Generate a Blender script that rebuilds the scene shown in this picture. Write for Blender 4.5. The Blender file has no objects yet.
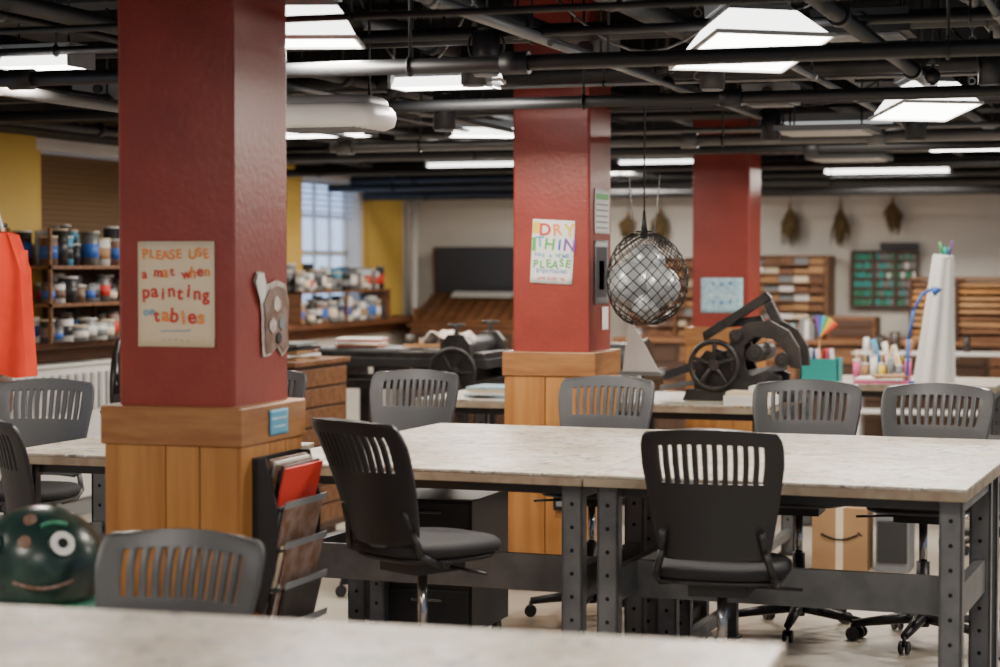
import bpy,bmesh,math,random
from mathutils import Vector,Matrix,Euler
R=random.Random(7)
col=bpy.context.scene.collection
pi=math.pi

# ---------------------------------------------------------------- materials
def mat(name,c,rough=.5,metal=0,c2=None,scale=6,bump=0,bscale=None,emit=0,stretch=(1,1,1),lo=.4,hi=.6,spec=None,detail=5):
    m=bpy.data.materials.new(name); m.use_nodes=True
    nt=m.node_tree; n=nt.nodes; l=nt.links; b=n['Principled BSDF']
    b.inputs['Base Color'].default_value=(*c,1); b.inputs['Roughness'].default_value=rough; b.inputs['Metallic'].default_value=metal
    if spec is not None: b.inputs['Specular IOR Level'].default_value=spec
    if emit:
        b.inputs['Emission Color'].default_value=(*c,1); b.inputs['Emission Strength'].default_value=emit
    if c2 or bump:
        tc=n.new('ShaderNodeTexCoord'); mp=n.new('ShaderNodeMapping'); mp.inputs['Scale'].default_value=stretch
        l.new(tc.outputs['Object'],mp.inputs[0])
        if c2:
            nz=n.new('ShaderNodeTexNoise'); nz.inputs['Scale'].default_value=scale; nz.inputs['Detail'].default_value=detail
            l.new(mp.outputs[0],nz.inputs[0])
            r=n.new('ShaderNodeValToRGB'); r.color_ramp.elements[0].position=lo; r.color_ramp.elements[1].position=hi
            r.color_ramp.elements[0].color=(*c,1); r.color_ramp.elements[1].color=(*c2,1)
            l.new(nz.outputs[0],r.inputs[0]); l.new(r.outputs[0],b.inputs['Base Color'])
        if bump:
            nb=n.new('ShaderNodeTexNoise'); nb.inputs['Scale'].default_value=bscale or scale*3; nb.inputs['Detail'].default_value=3
            l.new(mp.outputs[0],nb.inputs[0])
            bp=n.new('ShaderNodeBump'); bp.inputs['Strength'].default_value=bump; bp.inputs['Distance'].default_value=.01
            l.new(nb.outputs[0],bp.inputs['Height']); l.new(bp.outputs[0],b.inputs['Normal'])
    return m

def tabletop_mat():
    m=mat('painted_tabletop',(.35,.305,.245),.38,c2=(.52,.485,.43),scale=3,lo=.36,hi=.62,bump=.08,bscale=40,detail=9)
    nt=m.node_tree;n=nt.nodes;l=nt.links;b=n['Principled BSDF']
    prev=b.inputs['Base Color'].links[0].from_socket
    tc=n.new('ShaderNodeTexCoord')
    for i,(sc,lo,hi,cc,am) in enumerate([(14,.55,.60,(.66,.64,.60),.6),(19,.59,.62,(.10,.09,.08),.75),(9,.60,.64,(.34,.13,.08),.55),(11,.61,.64,(.07,.13,.30),.7),(6,.56,.64,(.22,.17,.11),.6),(10,.61,.65,(.10,.27,.18),.6),(30,.62,.65,(.55,.36,.05),.8)]):
        mp=n.new('ShaderNodeMapping'); mp.inputs['Location'].default_value=(i*3.3+1,i*1.7,i); mp.inputs['Scale'].default_value=(1,.55 if i%2 else 1.2,1)
        nz=n.new('ShaderNodeTexNoise'); nz.inputs['Scale'].default_value=sc; nz.inputs['Detail'].default_value=7; nz.inputs['Roughness'].default_value=.62
        l.new(tc.outputs['Object'],mp.inputs[0]); l.new(mp.outputs[0],nz.inputs[0])
        rp=n.new('ShaderNodeValToRGB'); rp.color_ramp.elements[0].position=lo; rp.color_ramp.elements[1].position=hi
        rp.color_ramp.elements[0].color=(0,0,0,1); rp.color_ramp.elements[1].color=(am,am,am,1)
        l.new(nz.outputs[0],rp.inputs[0])
        mx=n.new('ShaderNodeMixRGB'); mx.inputs[2].default_value=(*cc,1)
        l.new(rp.outputs[0],mx.inputs[0]); l.new(prev,mx.inputs[1]); prev=mx.outputs[0]
    # paint splatter dots of many colours
    for sc,th in((22,.20),(48,.22)):
        vo=n.new('ShaderNodeTexVoronoi'); vo.inputs['Scale'].default_value=sc; l.new(tc.outputs['Object'],vo.inputs[0])
        sp=n.new('ShaderNodeSeparateColor'); l.new(vo.outputs['Color'],sp.inputs[0])
        mu=n.new('ShaderNodeMath'); mu.operation='MULTIPLY'; l.new(sp.outputs[0],mu.inputs[0]); mu.inputs[1].default_value=th
        lt=n.new('ShaderNodeMath'); lt.operation='LESS_THAN'; l.new(vo.outputs['Distance'],lt.inputs[0]); l.new(mu.outputs[0],lt.inputs[1])
        cr=n.new('ShaderNodeValToRGB'); cr.color_ramp.interpolation='CONSTANT'
        cs=[(.05,.05,.06),(.72,.71,.69),(.45,.08,.05),(.06,.14,.36),(.74,.73,.70),(.08,.28,.18),(.6,.4,.05),(.12,.09,.07)]
        cr.color_ramp.elements[0].color=(*cs[0],1); cr.color_ramp.elements[1].position=.125; cr.color_ramp.elements[1].color=(*cs[1],1)
        for k,c in enumerate(cs[2:]):
            e=cr.color_ramp.elements.new(.25+.125*k); e.color=(*c,1)
        l.new(sp.outputs[1],cr.inputs[0])
        sc2=n.new('ShaderNodeMath'); sc2.operation='MULTIPLY'; l.new(lt.outputs[0],sc2.inputs[0]); sc2.inputs[1].default_value=.8
        mx=n.new('ShaderNodeMixRGB'); l.new(sc2.outputs[0],mx.inputs[0]); l.new(prev,mx.inputs[1]); l.new(cr.outputs[0],mx.inputs[2]); prev=mx.outputs[0]
    l.new(prev,b.inputs['Base Color'])
    return m

M={}
M['red']=mat('red_enamel',(.28,.040,.027),.36,c2=(.24,.033,.023),scale=5,bump=.14,bscale=45)
M['oak']=mat('oak_panel',(.47,.215,.06),.4,c2=(.33,.13,.03),scale=3.5,stretch=(5,5,.35),lo=.38,hi=.66,bump=.05,bscale=40)
M['oakcap']=mat('oak_cap',(.36,.165,.055),.4,c2=(.27,.11,.035),scale=7,stretch=(.6,.6,4))
M['oakdark']=mat('oak_groove',(.14,.055,.015),.7)
M['top']=tabletop_mat()
M['topedge']=mat('table_edge',(.36,.30,.22),.5,c2=(.26,.19,.13),scale=9)
M['steel']=mat('grey_enamel_steel',(.13,.137,.145),.42,.2,c2=(.17,.175,.18),scale=10)
M['darksteel']=mat('dark_steel',(.045,.047,.05),.4,.3)
M['hole']=mat('punched_hole',(.01,.01,.01),.9)
M['black']=mat('black_plastic',(.017,.017,.019),.42)
M['seatfab']=mat('black_fabric',(.015,.015,.017),.85,bump=.1,bscale=200)
M['grey']=mat('charcoal_plastic',(.058,.06,.065),.4)
M['chrome']=mat('chrome',(.4,.4,.41),.2,1)
M['pipeblk']=mat('black_pipe_paint',(.010,.011,.013),.5)
M['pipegrey']=mat('galvanised_pipe',(.20,.20,.20),.45,.4)
M['ceil']=mat('dark_ceiling_paint',(.016,.017,.020),.9,c2=(.028,.028,.03),scale=2)
M['floor']=mat('sealed_concrete',(.36,.31,.25),.35,c2=(.48,.43,.36),scale=1.6,lo=.35,hi=.7)
M['wall']=mat('offwhite_wall_paint',(.64,.60,.54),.7,c2=(.70,.66,.60),scale=1.5)
M['yellow']=mat('yellow_wall_paint',(.60,.39,.07),.6,c2=(.64,.43,.09),scale=2)
M['white']=mat('white_enamel',(.70,.70,.68),.4)
M['cream']=mat('cream_card',(.80,.68,.50),.8,c2=(.76,.63,.44),scale=3)
M['paper']=mat('white_paper',(.80,.79,.76),.8)
M['bluepaper']=mat('pale_blue_paper',(.30,.50,.62),.8,c2=(.46,.66,.74),scale=30)
M['sill']=mat('brown_sill_wood',(.16,.06,.025),.45,c2=(.11,.04,.018),scale=6,stretch=(4,.4,4))
M['blind']=mat('brown_blind',(.15,.08,.03),.6)
M['blindw']=mat('white_blind',(.70,.76,.86),.6)
M['pane']=mat('glowing_daylight_pane',(.50,.68,1),.4,emit=1.25)  # emission in the pane stands in for daylight behind the glass
M['glow']=mat('lamp_diffuser',(1,.97,.92),.5,emit=14)
M['glow2']=mat('lamp_refractor',(1,.98,.95),.5,emit=5.0)
M['glow3']=mat('lamp_reflector_lit',(.9,.93,.95),.5,emit=.5)
M['iron']=mat('cast_iron',(.032,.031,.031),.4,.5,c2=(.055,.052,.05),scale=12)
M['rust']=mat('worn_iron',(.065,.055,.05),.45,.5,c2=(.04,.036,.034),scale=10)
M['wood']=mat('brown_wood',(.22,.095,.038),.5,c2=(.14,.058,.023),scale=5,stretch=(.6,4,4))
M['wood2']=mat('light_wood',(.44,.24,.10),.5,c2=(.33,.16,.06),scale=5,stretch=(.6,4,4))
M['wooddk']=mat('dark_wood',(.06,.027,.014),.5)
M['green']=mat('green_type',(.03,.20,.11),.6,c2=(.06,.30,.18),scale=40)
M['orange']=mat('orange_red_cloth',(.80,.05,.015),.85,c2=(.68,.036,.01),scale=4,bump=.1,bscale=12)
M['card']=mat('cardboard',(.40,.235,.115),.8,c2=(.35,.2,.095),scale=4)
M['teal']=mat('teal_plastic',(.02,.33,.31),.5)
M['pink']=mat('pink_card',(.70,.12,.28),.6)
M['blue']=mat('blue_paint',(.03,.13,.5),.5)
M['skyb']=mat('sky_blue_paint',(.10,.36,.55),.5)
M['redp']=mat('red_print',(.62,.04,.025),.5)
M['yel']=mat('yellow_print',(.8,.55,.04),.5)
M['grn']=mat('green_print',(.06,.42,.08),.5)
M['orp']=mat('orange_print',(.85,.27,.04),.6)
M['pur']=mat('purple_print',(.2,.06,.35),.6)
M['turtle']=mat('turtle_shell_glaze',(.014,.035,.032),.28,c2=(.05,.10,.07),scale=6,lo=.48,hi=.68)
M['plant']=mat('dried_plant',(.22,.14,.06),.9,c2=(.12,.09,.04),scale=20)
M['silver']=mat('glass_float',(.30,.32,.34),.3,.25,c2=(.5,.52,.53),scale=10)
M['wire']=mat('black_wire',(.02,.02,.02),.4,.5)
M['cloth']=mat('white_cloth',(.72,.72,.70),.85,bump=.1,bscale=20)
M['dirty']=mat('rag_cloth',(.45,.34,.32),.9,c2=(.65,.6,.55),scale=25)
M['slate']=mat('blackboard_slate',(.03,.035,.045),.35)
M['gbox']=mat('grey_box',(.20,.21,.22),.5)
M['brown']=mat('brown_leather',(.16,.08,.045),.6,c2=(.25,.17,.14),scale=18)

# ---------------------------------------------------------------- mesh builder
class MB:
    def __init__(s): s.bm=bmesh.new(); s.ms=[]
    def mi(s,k):
        m=M[k]
        if m not in s.ms: s.ms.append(m)
        return s.ms.index(m)
    def _f(s,vs,k,sm=False):
        i=s.mi(k); fs=set()
        for v in vs: fs.update(v.link_faces)
        for f in fs: f.material_index=i; f.smooth=sm
    def box(s,c,d,k,rot=(0,0,0)):
        m=Matrix.Translation(c)@Euler(rot).to_matrix().to_4x4()@Matrix.Diagonal((*d,1))
        s._f(bmesh.ops.create_cube(s.bm,size=1,matrix=m)['verts'],k); return s
    def bx(s,x0,x1,y0,y1,z0,z1,k):
        return s.box(((x0+x1)/2,(y0+y1)/2,(z0+z1)/2),(x1-x0,y1-y0,z1-z0),k)
    def cyl(s,p,q,r,k,seg=14,r2=None,sm=True):
        p=Vector(p);q=Vector(q);d=q-p
        m=Matrix.Translation((p+q)/2)@d.to_track_quat('Z','Y').to_matrix().to_4x4()
        vs=bmesh.ops.create_cone(s.bm,cap_ends=True,segments=seg,radius1=r,radius2=r if r2 is None else r2,depth=d.length,matrix=m)['verts']
        s._f(vs,k,sm)
        if sm:
            for v in vs:
                for f in v.link_faces:
                    if len(f.verts)>4: f.smooth=False
        return s
    def sph(s,c,r,k,u=20,v=12,sc=(1,1,1),rot=(0,0,0)):
        m=Matrix.Translation(c)@Euler(rot).to_matrix().to_4x4()@Matrix.Diagonal((*sc,1))
        s._f(bmesh.ops.create_uvsphere(s.bm,u_segments=u,v_segments=v,radius=r,matrix=m)['verts'],k,True); return s
    def tube(s,pts,r,k,seg=10):
        pts=[Vector(p) for p in pts]
        for a,b in zip(pts[:-1],pts[1:]): s.cyl(a,b,r,k,seg)
        for a in pts[1:-1]: s.sph(a,r,k,10,6)
        return s
    def torus(s,c,R0,r,k,n=36,m=8,mx=None):
        mx=mx or Matrix.Identity(4); g=[]
        for i in range(n):
            a=2*pi*i/n; ring=[]
            for j in range(m):
                b=2*pi*j/m
                ring.append(s.bm.verts.new(Vector(c)+mx.to_3x3()@Vector(((R0+r*math.cos(b))*math.cos(a),(R0+r*math.cos(b))*math.sin(a),r*math.sin(b)))))
            g.append(ring)
        i0=s.mi(k)
        for i in range(n):
            for j in range(m):
                f=s.bm.faces.new((g[i][j],g[(i+1)%n][j],g[(i+1)%n][(j+1)%m],g[i][(j+1)%m])); f.smooth=True; f.material_index=i0
        return s
    def surf(s,fn,nu,nv,k,closed=False,sm=True):
        g=[[s.bm.verts.new(fn(i/nu,j/nv)) for j in range(nv+1)] for i in range(nu+(0 if closed else 1))]
        i0=s.mi(k); L=len(g)
        for i in range(nu):
            for j in range(nv):
                f=s.bm.faces.new((g[i][j],g[(i+1)%L][j],g[(i+1)%L][j+1],g[i][j+1])); f.smooth=sm; f.material_index=i0
        return s
    def prism(s,pts,y0,y1,k):
        a=[s.bm.verts.new((x,y0,z)) for x,z in pts]; b=[s.bm.verts.new((x,y1,z)) for x,z in pts]; i0=s.mi(k); n=len(pts)
        fs=[s.bm.faces.new(a),s.bm.faces.new(b[::-1])]
        for i in range(n): fs.append(s.bm.faces.new((a[i],b[i],b[(i+1)%n],a[(i+1)%n])))
        for f in fs: f.material_index=i0
        return s
    def frustum(s,c,w0,d0,w1,d1,h,k,kb=None,kt=None):
        x,y,z=c
        a=[s.bm.verts.new((x+u*w0/2,y+v*d0/2,z)) for u,v in((-1,-1),(1,-1),(1,1),(-1,1))]
        b=[s.bm.verts.new((x+u*w1/2,y+v*d1/2,z+h)) for u,v in((-1,-1),(1,-1),(1,1),(-1,1))]
        for i in range(4):
            f=s.bm.faces.new((a[i],a[(i+1)%4],b[(i+1)%4],b[i])); f.material_index=s.mi(k)
        s.bm.faces.new(a[::-1]).material_index=s.mi(kb or k); s.bm.faces.new(b).material_index=s.mi(kt or k)
        return s
    def slab(s,c,w,d,th,k,e=3.0,n=40,dish=0):
        x,y,z=c;i0=s.mi(k)
        def ring(f,zz):
            o=[]
            for i in range(n):
                a=2*pi*i/n;ca,sa=math.cos(a),math.sin(a)
                o.append(s.bm.verts.new((x+f*w/2*math.copysign(abs(ca)**(2/e),ca),y+f*d/2*math.copysign(abs(sa)**(2/e),sa),zz)))
            return o
        rs=[ring(.85,z-th/2),ring(.97,z-th*.35),ring(1,z),ring(.98,z+th*.3),ring(.92,z+th*.5),ring(.6,z+th*.5-dish*.6),ring(.25,z+th*.5-dish)]
        for A,B in zip(rs[:-1],rs[1:]):
            for i in range(n):
                f=s.bm.faces.new((A[i],A[(i+1)%n],B[(i+1)%n],B[i]));f.material_index=i0;f.smooth=True
        f=s.bm.faces.new(rs[0][::-1]);f.material_index=i0
        f=s.bm.faces.new(rs[-1]);f.material_index=i0;f.smooth=True
        return s
    def mesh(s,name):
        bmesh.ops.recalc_face_normals(s.bm,faces=s.bm.faces)
        me=bpy.data.meshes.new(name); s.bm.to_mesh(me); s.bm.free()
        for m in s.ms: me.materials.append(m)
        return me
    def build(s,name,loc=(0,0,0),rz=0,bevel=0,parent=None,rot=None):
        return put(s.mesh(name),name,loc,rz,bevel,parent,rot)
def put(me,name,loc=(0,0,0),rz=0,bevel=0,parent=None,rot=None):
    o=bpy.data.objects.new(name,me); o.location=loc; o.rotation_euler=rot or (0,0,rz); col.objects.link(o)
    if bevel:
        b=o.modifiers.new('bevel','BEVEL'); b.width=bevel; b.segments=2; b.limit_method='ANGLE'; b.angle_limit=math.radians(50)
    if parent: o.parent=parent
    return o
def empty(name,loc,rz=0):
    o=bpy.data.objects.new(name,None); o.empty_display_size=.1; o.location=loc; o.rotation_euler=(0,0,rz); col.objects.link(o); return o

# ---------------------------------------------------------------- room shell
CH=3.15; XL=-7.05; YB=18.5
MB().bx(XL-.3,5,-2,YB+.3,-.1,0,'floor').build('floor')
MB().bx(XL-.3,5,-2,YB+.3,CH,CH+.1,'ceil').build('ceiling')
MB().bx(XL-.3,5,YB,YB+.3,0,CH,'wall').build('wall_back')
w=MB(); T=XL-.3
w.bx(T,XL,-2,YB,0,1.12,'wall').bx(T,XL,-2,YB,2.42,CH,'wall')
for a,b,k in((-2,5.5,'wall'),(7.2,8.2,'wall'),(9.9,11.55,'yellow'),(13.3,15.25,'wall'),(15.25,15.62,'yellow'),(17.0,17.1,'wall'),(17.1,18.0,'yellow'),(18.0,YB,'wall')):
    w.bx(T,XL,a,b,1.12,2.42,k)
w.build('wall_left')
for i,(a,b) in enumerate(((9.93,11.4),(15.27,15.6),(17.12,17.95))):
    MB().bx(XL,XL+.06,a,b,1.18,CH,'yellow').build('trim_%d'%(i+1))
MB().bx(XL,XL+.22,9.0,YB,1.12,1.17,'sill').bx(XL,XL+.05,-2,YB,1.02,1.12,'sill').build('trim_4',bevel=.006)
MB().bx(XL,XL+.02,-2,YB,0,.12,'wooddk').build('baseboard_left')
MB().bx(XL,5,YB-.02,YB,0,.12,'wooddk').build('baseboard_back')
MB().bx(XL,5,YB-.7,YB,2.32,CH,'ceil').build('trim_5')
MB().bx(XL,XL+.35,-2,YB-.7,2.50,CH,'ceil').build('trim_6')
def window(n,y0,y1,blind,bz):
    m=MB()
    x=XL-.16
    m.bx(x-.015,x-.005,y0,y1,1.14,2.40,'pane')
    for z in(1.14,2.40): m.bx(x-.04,x+.04,y0,y1,z-.03,z+.03,'white')
    m.bx(x-.03,x+.03,y0,y1,1.74,1.79,'white')
    nn=4
    for i in range(nn+1):
        y=y0+(y1-y0)*i/nn; wd=.03 if i in(0,nn) else .014
        m.bx(x-.03,x+.03,y-wd,y+wd,1.12,2.42,'white')
    for z in(1.44,2.1): m.bx(x-.02,x+.02,y0,y1,z-.012,z+.012,'white')
    z=2.38
    while z>bz:
        cl=blind=='blind'
        m.box((XL-.06,(y0+y1)/2,z),(.045,y1-y0-.02,.004),blind,rot=(0,1.25 if cl else .35,0)); z-=.036 if cl else .05
    m.build('window_%d'%n)
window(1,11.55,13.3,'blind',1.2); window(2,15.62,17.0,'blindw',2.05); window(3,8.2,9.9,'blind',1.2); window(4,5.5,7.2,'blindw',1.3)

# ---------------------------------------------------------------- columns
def column(x,y):
    e=empty('red_column',(x,y,0))
    c=.205
    MB().bx(-c,c,-c,c,1.2,CH,'red').build('shaft',bevel=.012,parent=e)
    m=MB()
    b=.235
    m.bx(-b+.012,b-.012,-b+.012,b-.012,0,1.1,'oakdark')
    us=[-b,-.02,.10,b]
    for u0,u1 in zip(us[:-1],us[1:]):
        u=(u0+u1)/2; wv=u1-u0
        for s in(-1,1):
            m.box((u,s*(b-.004),.55),(wv-.003,.02,1.1),'oak')
            m.box((s*(b-.004),u,.55),(.02,wv-.003,1.1),'oak')
    m.build('panelled_base',bevel=.004,parent=e)
    q=b+.014
    MB().bx(-q,q,-q,q,1.1,1.225,'oakcap').bx(-q-.006,q+.006,-q-.006,q+.006,0,.12,'oakcap').build('cap_rail',bevel=.006,parent=e)
    return e
for y in(5.905,9.975,14.05): column(-2.995,y)
column(-2.995,1.835)
MB().bx(-.035,.035,-.012,0,0,.11,'hole').bx(-.018,.018,-.016,-.012,.02,.045,'gbox').bx(-.018,.018,-.016,-.012,.065,.09,'gbox').build('wall_outlet',(-2.93,9.724,.42),bevel=.002)

# ---------------------------------------------------------------- posters
def letters(p,body,size,ks,x,y,rz=0,adv=.60,jit=.12,rr=None):
    rr=rr or random.Random(len(body)*7+int(size*1000))
    n=len(body); w=adv*size; x0=x-w*(n-1)/2
    if isinstance(ks,str): ks=[ks]
    for i,ch in enumerate(body):
        if ch==' ': continue
        c=bpy.data.curves.new('lettering','FONT'); c.body=ch; s=size*rr.uniform(.92,1.14); c.size=s; c.align_x='CENTER'; c.align_y='CENTER'; c.extrude=.0004; c.offset=size*.024
        c.materials.append(M[ks[i%len(ks)]]); o=bpy.data.objects.new('lettering',c)
        o.location=(x0+w*i,y+math.sin(rz)*(x0+w*i-x)+rr.uniform(-jit,jit)*size,.0045); o.rotation_euler=(0,0,rz+rr.uniform(-.13,.13)); col.objects.link(o); o.parent=p
def poster(name,w,h,k,loc,face='y',tilt=0,lines=(),blocks=(),discs=()):
    m=MB()
    m.surf(lambda u,v:Vector(((u-.5)*w,(v-.5)*h,.001+.008*max(0,.15-v)*(1+math.sin(u*9)))),8,8,k)
    for (x0,x1,y0,y1,kk) in blocks: m.bx(x0,x1,y0,y1,.0012,.0028,kk)
    for (x,y,r,kk,t) in discs: m.cyl((x,y,.001),(x,y,.003+t),r,kk,24)
    me=m.mesh(name)
    rot=(pi/2,tilt,0) if face=='y' else (pi/2,tilt,pi/2)
    o=put(me,name,loc,rot=rot)
    sd=o.modifiers.new('thick','SOLIDIFY'); sd.thickness=.001
    for a in lines: letters(o,*a)
    return o
poster('hand_lettered_sign',.27,.335,'cream',(-2.99,5.697,1.58),lines=[('PLEASE USE',.040,['orp'],0,.127),('a mat when',.044,['redp','orp'],0,.067,0,.56),('painting',.056,['redp'],0,.003,0,.54),('on',.036,'skyb',-.095,-.055),('tables',.058,['redp','orp'],.01,-.07,0,.54),('~~~~~~~~',.022,'skyb',0,-.115),('- - - - -',.018,'teal',0,-.145)])
poster('tidy_up_poster',.225,.325,'paper',(-2.985,9.767,1.735),tilt=.05,lines=[('DRY',.088,['redp','orp','yel'],.02,.110,0,.74),('THIN',.080,['skyb','grn','blue','pur'],.01,.04,0,.66),('HAS A HOME',.028,'skyb',0,-.018,0,.66),('PLEASE',.052,'grn',0,-.062,0,.66),('EVERYTHING',.025,['blue','skyb'],0,-.10,0,.66),('and tidy up',.022,['redp'],0,-.135)],
 blocks=[(-.11,-.075,.09,.15,'yel'),(-.11,-.09,0,.07,'grn')])
poster('pale_blue_poster',.30,.245,'bluepaper',(-2.985,13.842,1.45),lines=[('* * *',.05,'blue',0,.07),('~ ~ ~',.06,'paper',0,0),('* * *',.05,'blue',0,-.06)])
m=MB()
pts=[(-.14,.11),(-.12,.14),(-.07,.14),(-.05,.10),(.03,.12),(.10,.11),(.13,.06),(.12,-.04),(.135,-.10),(.09,-.13),(.05,-.10),(-.01,-.13),(-.06,-.135),(-.07,-.08),(-.075,.0),(-.09,.05)]
def fan(pts,c,z0,k):
    i0=m.mi(k); vs=[m.bm.verts.new((x,y,z0)) for x,y in pts]; cc=m.bm.verts.new((*c,z0+.003))
    for i in range(len(vs)):
        f=m.bm.faces.new((cc,vs[i],vs[(i+1)%len(vs)])); f.material_index=i0
fan(pts,(.02,.0),.004,'dirty')
fan([(x*.88+.010,y*.88-.005) for x,y in pts[3:]],(.03,0),.009,'brown')
fan([(-.135,.105),(-.12,.135),(-.075,.135),(-.06,.07),(-.09,.03)],(-.095,.09),.010,'paper')
for (x,y,r_,k) in((.02,.04,.026,'dirty'),(.06,-.02,.024,'gbox'),(-.01,-.03,.026,'dirty'),(.04,-.07,.02,'rust')): m.cyl((x,y,.008),(x,y,.015),r_,k,6)
o=m.build('turtle_paper_cutout',(-2.787,5.965,1.505),rot=(pi/2,.06,pi/2)); o.modifiers.new('t','SOLIDIFY').thickness=.001
poster('notice_sheet',.28,.23,'paper',(-2.787,9.99,1.945),face='x',blocks=[(-.12,.12,.06,.09,'grn')]+[(-.11,.11,-.09+.03*i,-.082+.03*i,'gbox') for i in range(5)])
poster('framed_print',.26,.33,'gbox',(-2.787,9.98,1.63),face='x',blocks=[(-.10,.10,-.13,.13,'slate'),(-.05,.05,-.09,.06,'bluepaper')])
poster('small_label_sheet',.12,.12,'paper',(-2.787,10.05,1.39),face='x')
poster('blue_label_sign',.14,.082,'skyb',(-2.744,5.93,1.163),face='x',blocks=[(-.055,.055,.008,.016,'bluepaper'),(-.045,.045,-.018,-.011,'bluepaper')])

# ---------------------------------------------------------------- tables
def channel_leg(m,x,y,h):
    m.bx(x-.04,x+.04,y-.012,y+.0,0,h,'steel')
    m.bx(x-.04,x-.03,y-.012,y+.04,0,h,'steel'); m.bx(x+.03,x+.04,y-.012,y+.04,0,h,'steel')
    for i in range(9):
        z=.12+i*.085
        m.cyl((x,y-.0135,z),(x,y-.011,z),.008,'hole',8)
def worktable(name,x0,x1,y0,y1,T=.92,rz=0,loc=None,beam=True):
    cx,cy=(x0+x1)/2,(y0+y1)/2; L=x1-x0;D=y1-y0
    e=empty(name,loc or (cx,cy,0),rz)
    m=MB(); m.bx(-L/2,L/2,-D/2,D/2,T-.012,T,'top'); m.bx(-L/2+.001,L/2-.001,-D/2+.001,D/2-.001,T-.045,T-.012,'topedge')
    m.build('tabletop',parent=e,bevel=.003)
    m=MB(); a=L/2-.065; b=D/2-.10
    for sx in(-1,1):
        for sy in(-1,1): channel_leg(m,sx*a,sy*b,T-.045)
        m.bx(sx*a-.03,sx*a+.03,-b,b,T-.10,T-.046,'steel')
        m.bx(sx*a-.02,sx*a+.02,-b,b,.10,.15,'steel')
        if beam: m.bx(sx*a-.02,sx*a+.02,-b,b,.44,.56,'steel')
        for sy in(-1,1): m.bx(sx*a-.05,sx*a+.05,sy*b-.05,sy*b+.06,0,.015,'darksteel')
    if beam: m.bx(-a,a,-.09,-.06,.42,.56,'steel')
    m.bx(-a,a,-b+.03,-b+.05,T-.09,T-.046,'darksteel'); m.bx(-a,a,b-.03,b-.01,T-.09,T-.046,'darksteel')
    m.build('steel_frame',parent=e,bevel=.002)
    return e
rz=math.radians(-2.2)
P=Vector((-.635,6.83,0))
def tb(i,row):
    ux=Vector((math.cos(rz),math.sin(rz),0)); uy=Vector((-math.sin(rz),math.cos(rz),0))
    L=1.355;D=.98
    c=P-ux*(L*(i+.5)+.006*i)+uy*(D*(row+.5)+.005*row)
    worktable('work_table',-L/2,L/2,-D/2,D/2,rz=rz,loc=c,beam=row==0)
for i,row in((0,0),(0,1),(1,0),(1,1)): tb(i,row)
worktable('work_table',-4.45,-3.42,6.96,7.75)
n0=Vector((-2.47,3.85,0)); n1=Vector((-.718,3.94,0)); d=(n1-n0).normalized(); ang=math.atan2(d.y,d.x); pr=Vector((d.y,-d.x,0))
c=n1-d*1.1+pr*.45
worktable('work_table',-1.1,1.1,-.45,.45,rz=ang,loc=c)
worktable('work_table',-4.0,-2.0,10.45,11.5,beam=False)
worktable('work_table',-2.25,-1.0,12.6,13.55,beam=False)

# ---------------------------------------------------------------- chairs
def back_mesh(k,nsl=11):
    us=[-1,-.93,-.85,-.74]; g_=1.48/(nsl*1.0+(nsl-1)*1.15)
    edges=[]; u=-.74
    for i in range(nsl):
        edges.append((u,u+g_)); u+=g_; us.append(u)
        if i<nsl-1: u+=g_*1.15; us.append(u)
    us+=[.85,.93,1]
    vs=[0,.015,.04,.08,.14,.22,.3,.38,.46,.54,.585,.66,.73,.80,.86,.885,.91,.94,.97,.99,1]
    bm=bmesh.new()
    def pos(u,v):
        w=.36+(.48-.36)*min(1,v/.75)**.8
        f=1
        if v>.86: t=(v-.86)/.14; f=1-.10*(1-math.sqrt(max(0,1-t*t)))
        if v<.1: t=(.1-v)/.1; f=1-.10*(1-math.sqrt(max(0,1-t*t)))
        x=u*w/2*f
        y=-.215+.055*u*u-.075*v+.012*math.sin(pi*v)-.06*max(0,v-.8)
        z=.45*v - (.018*u*u)*max(0,v-.5)*2
        return Vector((x,y,z))
    g=[[bm.verts.new(pos(u,v)) for v in vs] for u in us]
    for i in range(len(us)-1):
        for j in range(len(vs)-1):
            um=(us[i]+us[i+1])/2; vm=(vs[j]+vs[j+1])/2
            if .585<vm<.885 and any(a<um<b for a,b in edges): continue
            f=bm.faces.new((g[i][j],g[i+1][j],g[i+1][j+1],g[i][j+1])); f.smooth=True
    for v in list(bm.verts):
        if not v.link_faces: bm.verts.remove(v)
    bmesh.ops.recalc_face_normals(bm,faces=bm.faces)
    me=bpy.data.meshes.new('backrest'); bm.to_mesh(me); bm.free(); me.materials.append(M[k]); return me
BK={'black':back_mesh('black'),'grey':back_mesh('grey')}
SM={};FM={}
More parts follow.
